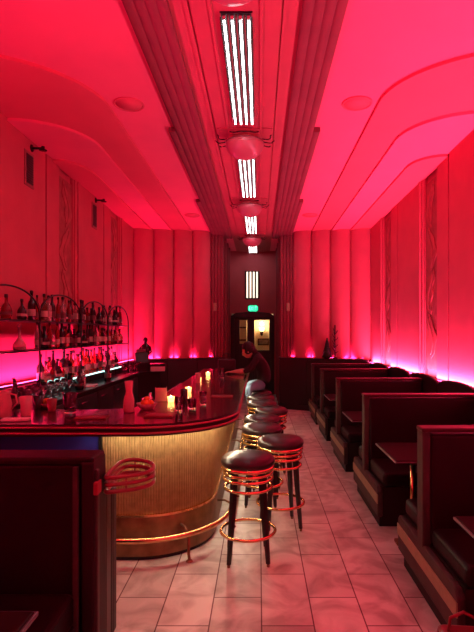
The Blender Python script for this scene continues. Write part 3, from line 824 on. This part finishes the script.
def make_table(w=.62):
    t = thing('booth_table', '', 'table')
    MB().box(1.02, XW-.02, -w/2, w/2, .72, .75).build('tabletop', 'table', t, bevel=.01, seg=3)
    MB().box(1.012, XW-.01, -w/2-.007, w/2+.007, .728, .742).build('table_edge', 'steel', t, bevel=.003)
    for x in (1.24, 1.95):
        MB().tube([(x, 0, .03), (x, 0, .72)], .022, 12).build('pedestal', 'brass', t)
        MB().box(x-.14, x+.14, -.05, .05, 0, .03).build('table_base', 'dullbrass', t, bevel=.01)
    return t
tb = make_table()
for i, (y, lb) in enumerate(((2.24, 'nearest booth table cut off at the right edge'), (3.95, 'second booth table, between the two nearest right benches'),
                             (5.65, 'third booth table, between second and third right benches'), (7.34, 'fourth booth table, between third and fourth right benches'))):
    o = tb if i == 0 else copy_tree(tb); o.location = (0, y, 0); tag(o, lb, 'table', 'booth tables on the right')
# handbag beside the nearest bench
t = thing('handbag', 'dark red shiny handbag on the floor at the lower right corner', 'bag', (.96, 2.30, 0), -.1)
MB().box(-.11, .11, -.07, .07, 0, .30).build('bag_body', 'redtube', t, bevel=.03, seg=3)
MB().tube([(-.07, 0, .29), (-.06, 0, .36), (0, 0, .39), (.06, 0, .36), (.07, 0, .29)], .008, 8).build('handle', 'redtube', t)
MB().ball((0, -.072, .24), .015, 10).build('clasp', 'chrome', t)

# ------------------------------------------------------------------ booth in the left foreground
t = thing('booth_bench', 'dark booth bench with high back in the left foreground', 'booth', (0, 0, 0))
XE = -.79
MB().box(XL+.2, XE-.07, 2.36, 2.52, .05, 1.07).build('backrest', 'leather', t, bevel=.02, seg=3)
MB().box(XL+.2, XE-.005, 2.35, 2.53, 1.06, 1.10).build('top_rail', 'leather', t, bevel=.012)
MB().box(XE-.10, XE-.075, 2.335, 2.36, .05, 1.06).build('back_moulding', 'woodend', t, bevel=.004)
MB().box(XE-.06, XE, 2.34, 2.53, 0, 1.08).build('end_post', 'kick', t, bevel=.008)
for k, (dy0, dy1, m_) in enumerate(((2.53, 2.60, 'woodend'), (2.61, 2.70, 'redrail'), (2.71, 2.76, 'leather'), (2.77, 2.83, 'woodend'))):
    MB().box(XE-.07, XE-.02-.004*k, dy0, dy1, 0, .86-.012*k).build('end_board', m_, t, bevel=.008)
MB().box(XE-.04, XE+.012, 2.36, 2.40, 0, 1.04).build('end_moulding', 'woodend', t, bevel=.006)
MB().box(XL+.2, XE-.09, 2.53, 2.83, .30, .46).build('seat_cushion', 'leather', t, bevel=.03, seg=3)
MB().box(XL+.2, XE-.09, 2.53, 2.82, 0, .30).build('seat_box', 'kick', t)
MB().box(XL+.2, XE-.09, 1.86, 2.35, .30, .46).build('seat_cushion', 'leather', t, bevel=.03, seg=3)
MB().box(XL+.2, XE-.09, 1.90, 2.35, 0, .30).build('seat_box', 'kick', t)
# the triple red loop rail
t = thing('loop_rail', 'red triple tube loop rail on the end of the left booth', 'rail', (0, 0, 0))
ctrl = [(-.775, 2.42), (-.70, 2.44), (-.63, 2.475), (-.585, 2.54), (-.585, 2.62), (-.62, 2.70), (-.68, 2.75), (-.745, 2.76), (-.785, 2.72), (-.79, 2.62), (-.785, 2.5)]
def smooth_closed(P, n=5):
    out = []; m = len(P)
    for i in range(m):
        p0, p1, p2, p3 = [Vector(P[(i+k-1) % m]) for k in range(4)]
        for j in range(n):
            s_ = j/n
            out.append(.5*((2*p1)+(-p0+p2)*s_+(2*p0-5*p1+4*p2-p3)*s_**2+(-p0+3*p1-3*p2+p3)*s_**3))
    return out
sc_ = smooth_closed(ctrl)
for z in (.915, .950, .985):
    MB().tube([(p.x+.022, p.y, z) for p in sc_], .011, 10, True).build('loop_tube', 'redtube', t)
MB().box(-.790, -.770, 2.335, 2.40, .925, .985).build('mounting_plate', 'redplate', t, bevel=.003)
for q in (6, 20, 33):
    p = sc_[q]; MB().tube([(p.x+.022, p.y, .905), (p.x+.022, p.y, .995)], .005, 6).build('spacer', 'redtube', t)
# table in front of it
t = thing('booth_table', 'dark booth table with pale metal edge in the lower left corner', 'table', (0, 0, 0))
MB().box(XL+.2, -.765, .95, 1.68, .72, .75).build('tabletop', 'table', t, bevel=.01)
MB().box(XL+.2, -.758, .943, 1.687, .728, .744).build('table_edge', 'steel', t, bevel=.003)
MB().tube([(-1.3, 1.3, .03), (-1.3, 1.3, .72)], .03, 12).build('pedestal', 'brass', t)
MB().lathe([(0,0),(.22,0),(.2,.02),(.04,.03),(0,.03)], (-1.3, 1.3, 0), 24).build('table_base', 'dullbrass', t)

# ------------------------------------------------------------------ cone tree and sculpture on the back ledge
yb = lambda x: YC + (XR-x)/(XR-AR)*(YB-YC)
x = (327-VX)*10.55/F
t = thing('cone_tree', 'dark cone-shaped small tree on the ledge right of the alcove', 'decoration', (x, yb(x)-.13, 1.15))
b = MB(); 
for k in range(9):
    z = .03+k*.044; r = .105*(1-k/9.6); b.lathe([(r*.62, z+.04), (r, z-.004), (r*.5, z+.004)], n=18)
b.build('foliage', 'plant', t)
t.scale = (1.15, 1.15, 1.05)
MB().lathe([(0,0),(.05,0),(.055,.03),(.1,.035),(.055,.2),(.012,.41),(0,.43)], n=16).build('cone_core', 'plant', t)
x = (335-VX)*10.45/F
t = thing('branch_sculpture', 'thin wire branch sculpture beside the cone tree', 'decoration', (x, yb(x)-.13, 1.15))
MB().lathe([(0,0),(.06,0),(.05,.02),(.01,.04),(0,.04)], n=14).build('base', 'dark', t)
MB().tube([(0,0,.02), (0,0,.72)], .013, 6).build('stem', 'dark', t)
for k in range(11):
    a = k*2.1; z = .12+k*.045; r = .12*(1-.05*k)
    MB().tube([(0,0,z), (r*.5*math.cos(a), r*.5*math.sin(a), z+.03), (r*math.cos(a), r*math.sin(a), z+.09)], .007, 5).build('twig', 'dark', t)

# ------------------------------------------------------------------ the seated person (leaning on the bar, facing left)
def skin_mesh(name, verts, edges, m, parent, root=0, sub=2):
    me = bpy.data.meshes.new(name); me.from_pydata([v[:3] for v in verts], edges, []); me.materials.append(M[m])
    o = bpy.data.objects.new(name, me); C.objects.link(o); o.parent = parent
    sk = o.modifiers.new('skin', 'SKIN'); sk.use_smooth_shade = True
    if not me.skin_vertices: me.attributes  # layer made by the modifier
    bpy.context.view_layer.objects.active = o
    lay = me.skin_vertices[0].data if me.skin_vertices else None
    if lay is None:
        bpy.context.view_layer.objects.active = o; o.select_set(True)
        bpy.ops.mesh.customdata_skin_add(); lay = me.skin_vertices[0].data; o.select_set(False)
    for i, v in enumerate(verts):
        r = v[3]; lay[i].radius = (r, v[4] if len(v) > 4 else r); lay[i].use_root = (i == root)
    ss = o.modifiers.new('sub', 'SUBSURF'); ss.levels = sub; ss.render_levels = sub
    return o
# local frame: origin on stool centre at floor; +x away from bar, person faces -x
pr = thing('person', 'person in dark top and light jeans sitting hunched over the bar, elbows on it', 'person', (.0, 7.78, 0))
V = [(.055,0,.90,.135,.115), (.085,0,1.0,.150,.122), (.075,0,1.14,.16,.12), (.0,0,1.27,.165,.11), (-.06,0,1.335,.10,.09), (-.115,0,1.375,.05,.05),   # 0-5 spine, neck
     (-.04,-.17,1.29,.062), (-.13,-.22,1.14,.047), (-.24,-.20,1.095,.040), (-.38,-.10,1.095,.030), (-.44,-.06,1.092,.026),          # 6-10 near arm
     (-.04,.17,1.29,.062), (-.13,.22,1.14,.047), (-.24,.20,1.095,.040), (-.38,.08,1.095,.030), (-.44,.04,1.092,.026)]              # 11-15
E = [(0,1),(1,2),(2,3),(3,4),(4,5),(3,6),(6,7),(7,8),(8,9),(9,10),(3,11),(11,12),(12,13),(13,14),(14,15)]
# keep legs clear of the bar front: thighs splay along it
Vl = [(.055,0,.90,.125,.10), (.0,-.10,.875,.092), (-.10,-.22,.868,.076), (-.17,-.34,.835,.060), (-.13,-.33,.62,.050), (-.09,-.32,.42,.040), (-.085,-.32,.33,.036),
      (.0,.10,.875,.092), (-.10,.22,.868,.076), (-.17,.34,.835,.060), (-.13,.33,.62,.050), (-.09,.32,.42,.040), (-.085,.32,.33,.036)]
El = [(0,1),(1,2),(2,3),(3,4),(4,5),(5,6),(0,7),(7,8),(8,9),(9,10),(10,11),(11,12)]
skin_mesh('torso', V[:9] + V[11:14], [(0,1),(1,2),(2,3),(3,4),(4,5),(3,6),(6,7),(7,8),(3,9),(9,10),(10,11)], 'shirt', pr)
skin_mesh('jeans', Vl, El, 'jeans', pr)
for s_ in (-1, 1):
    h = [(-.23, s_*.205, 1.093, .036), (-.32, s_*.14, 1.092, .030), (-.39, s_*.085, 1.088, .025, .022), (-.43, s_*.055, 1.083, .030, .016), (-.465, s_*.03, 1.08, .028, .014)]
    base = skin_mesh('forearm', h, [(0,1),(1,2),(2,3),(3,4)], 'skin', pr)
    for k, (dy, ln) in enumerate(((-.022, .055), (-.008, .065), (.007, .06), (.021, .048))):
        skin_mesh('finger', [(-.45, s_*.035+dy, 1.082, .009), (-.475, s_*.03+dy*1.1, 1.085, .0088), (-.475-ln*.5, s_*.025+dy*1.15, 1.080, .008), (-.475-ln, s_*.02+dy*1.15, 1.064, .007)], [(0,1),(1,2),(2,3)], 'skin', base, 0, 1)
    skin_mesh('thumb', [(-.415, s_*.04, 1.083, .011), (-.43, s_*.005, 1.083, .010), (-.455, -s_*.012, 1.075, .009)], [(0,1),(1,2)], 'skin', base, 0, 1)
    # shoes
    b = MB(); b.ball((-.125, s_*.32, .262), .05, 14, 2.2, .85, .8)
    b.ball((-.085, s_*.32, .30), .045, 12, 1, 1, 1.1); b.build('shoe', 'shoe', pr)
# head, bowed and turned to the bar
hd = MB()
hd.ball((0,0,0), .10, 24, 1.0, .78, 1.18)
for v in hd.bm.verts:
    if v.co.z < -.02: v.co.x -= .022*min(1, (-v.co.z)/.08); v.co.y *= 1-.25*min(1, -v.co.z/.12)
    if v.co.x < -.085 and abs(v.co.y) < .02 and abs(v.co.z+.015) < .02: v.co.x -= .022
head = hd.build('head', 'skin', pr)
head.location = (-.165, 0, 1.425); head.rotation_euler = (0, -.45, -.15)
MB().lathe([(0,0),(.011,.0),(.004,.045),(0,.048)], (-.103, 0, -.035), 8).build('nose', 'skin', head)
for s_ in (-1, 1):
    MB().ball((-.088, s_*.032, .005), .011, 10).build('eye', 'white', head)
    MB().ball((-.002, s_*.080, -.01), .022, 10, .8, .35, 1.25).build('ear', 'skin', head)
MB().ball((-.098, 0, -.065), .018, 10, .4, 1.1, .35).build('mouth', 'redtube', head)
hb = MB().ball((.014, 0, .022), .110, 24, .98, .86, 1.12)
for v in hb.bm.verts:
    if v.co.x < -.06 and v.co.z < .045: v.co.x += .07
    if v.co.z < -.06: v.co.z = -.06-(v.co.z+.06)*.2
hb.ball((.075, 0, -.055), .055, 16, .9, 1.15, 1.1)
hb.build('hair', 'hair', head)

# ------------------------------------------------------------------ world, camera, look
w = bpy.data.worlds.new('world'); sc.world = w; w.use_nodes = True
w.node_tree.nodes['Background'].inputs[0].default_value = (.02, .005, .008, 1); w.node_tree.nodes['Background'].inputs[1].default_value = .3
cam = bpy.data.cameras.new('camera'); co = bpy.data.objects.new('camera', cam); C.objects.link(co); sc.camera = co
co.location = (0, 0, EYE); co.rotation_euler = (PI/2, 0, 0)
cam.sensor_fit = 'VERTICAL'; cam.sensor_height = 36; cam.lens = F/632*36
cam.shift_x = -(VX-237)/632; cam.shift_y = (VY-316)/632
cam.clip_start = .05
sc.view_settings.view_transform = 'Standard'; sc.view_settings.look = 'None'
sc.view_settings.gamma = 1; sc.view_settings.use_curve_mapping = False; sc.view_settings.exposure = 0
sc.cycles.use_denoising = True
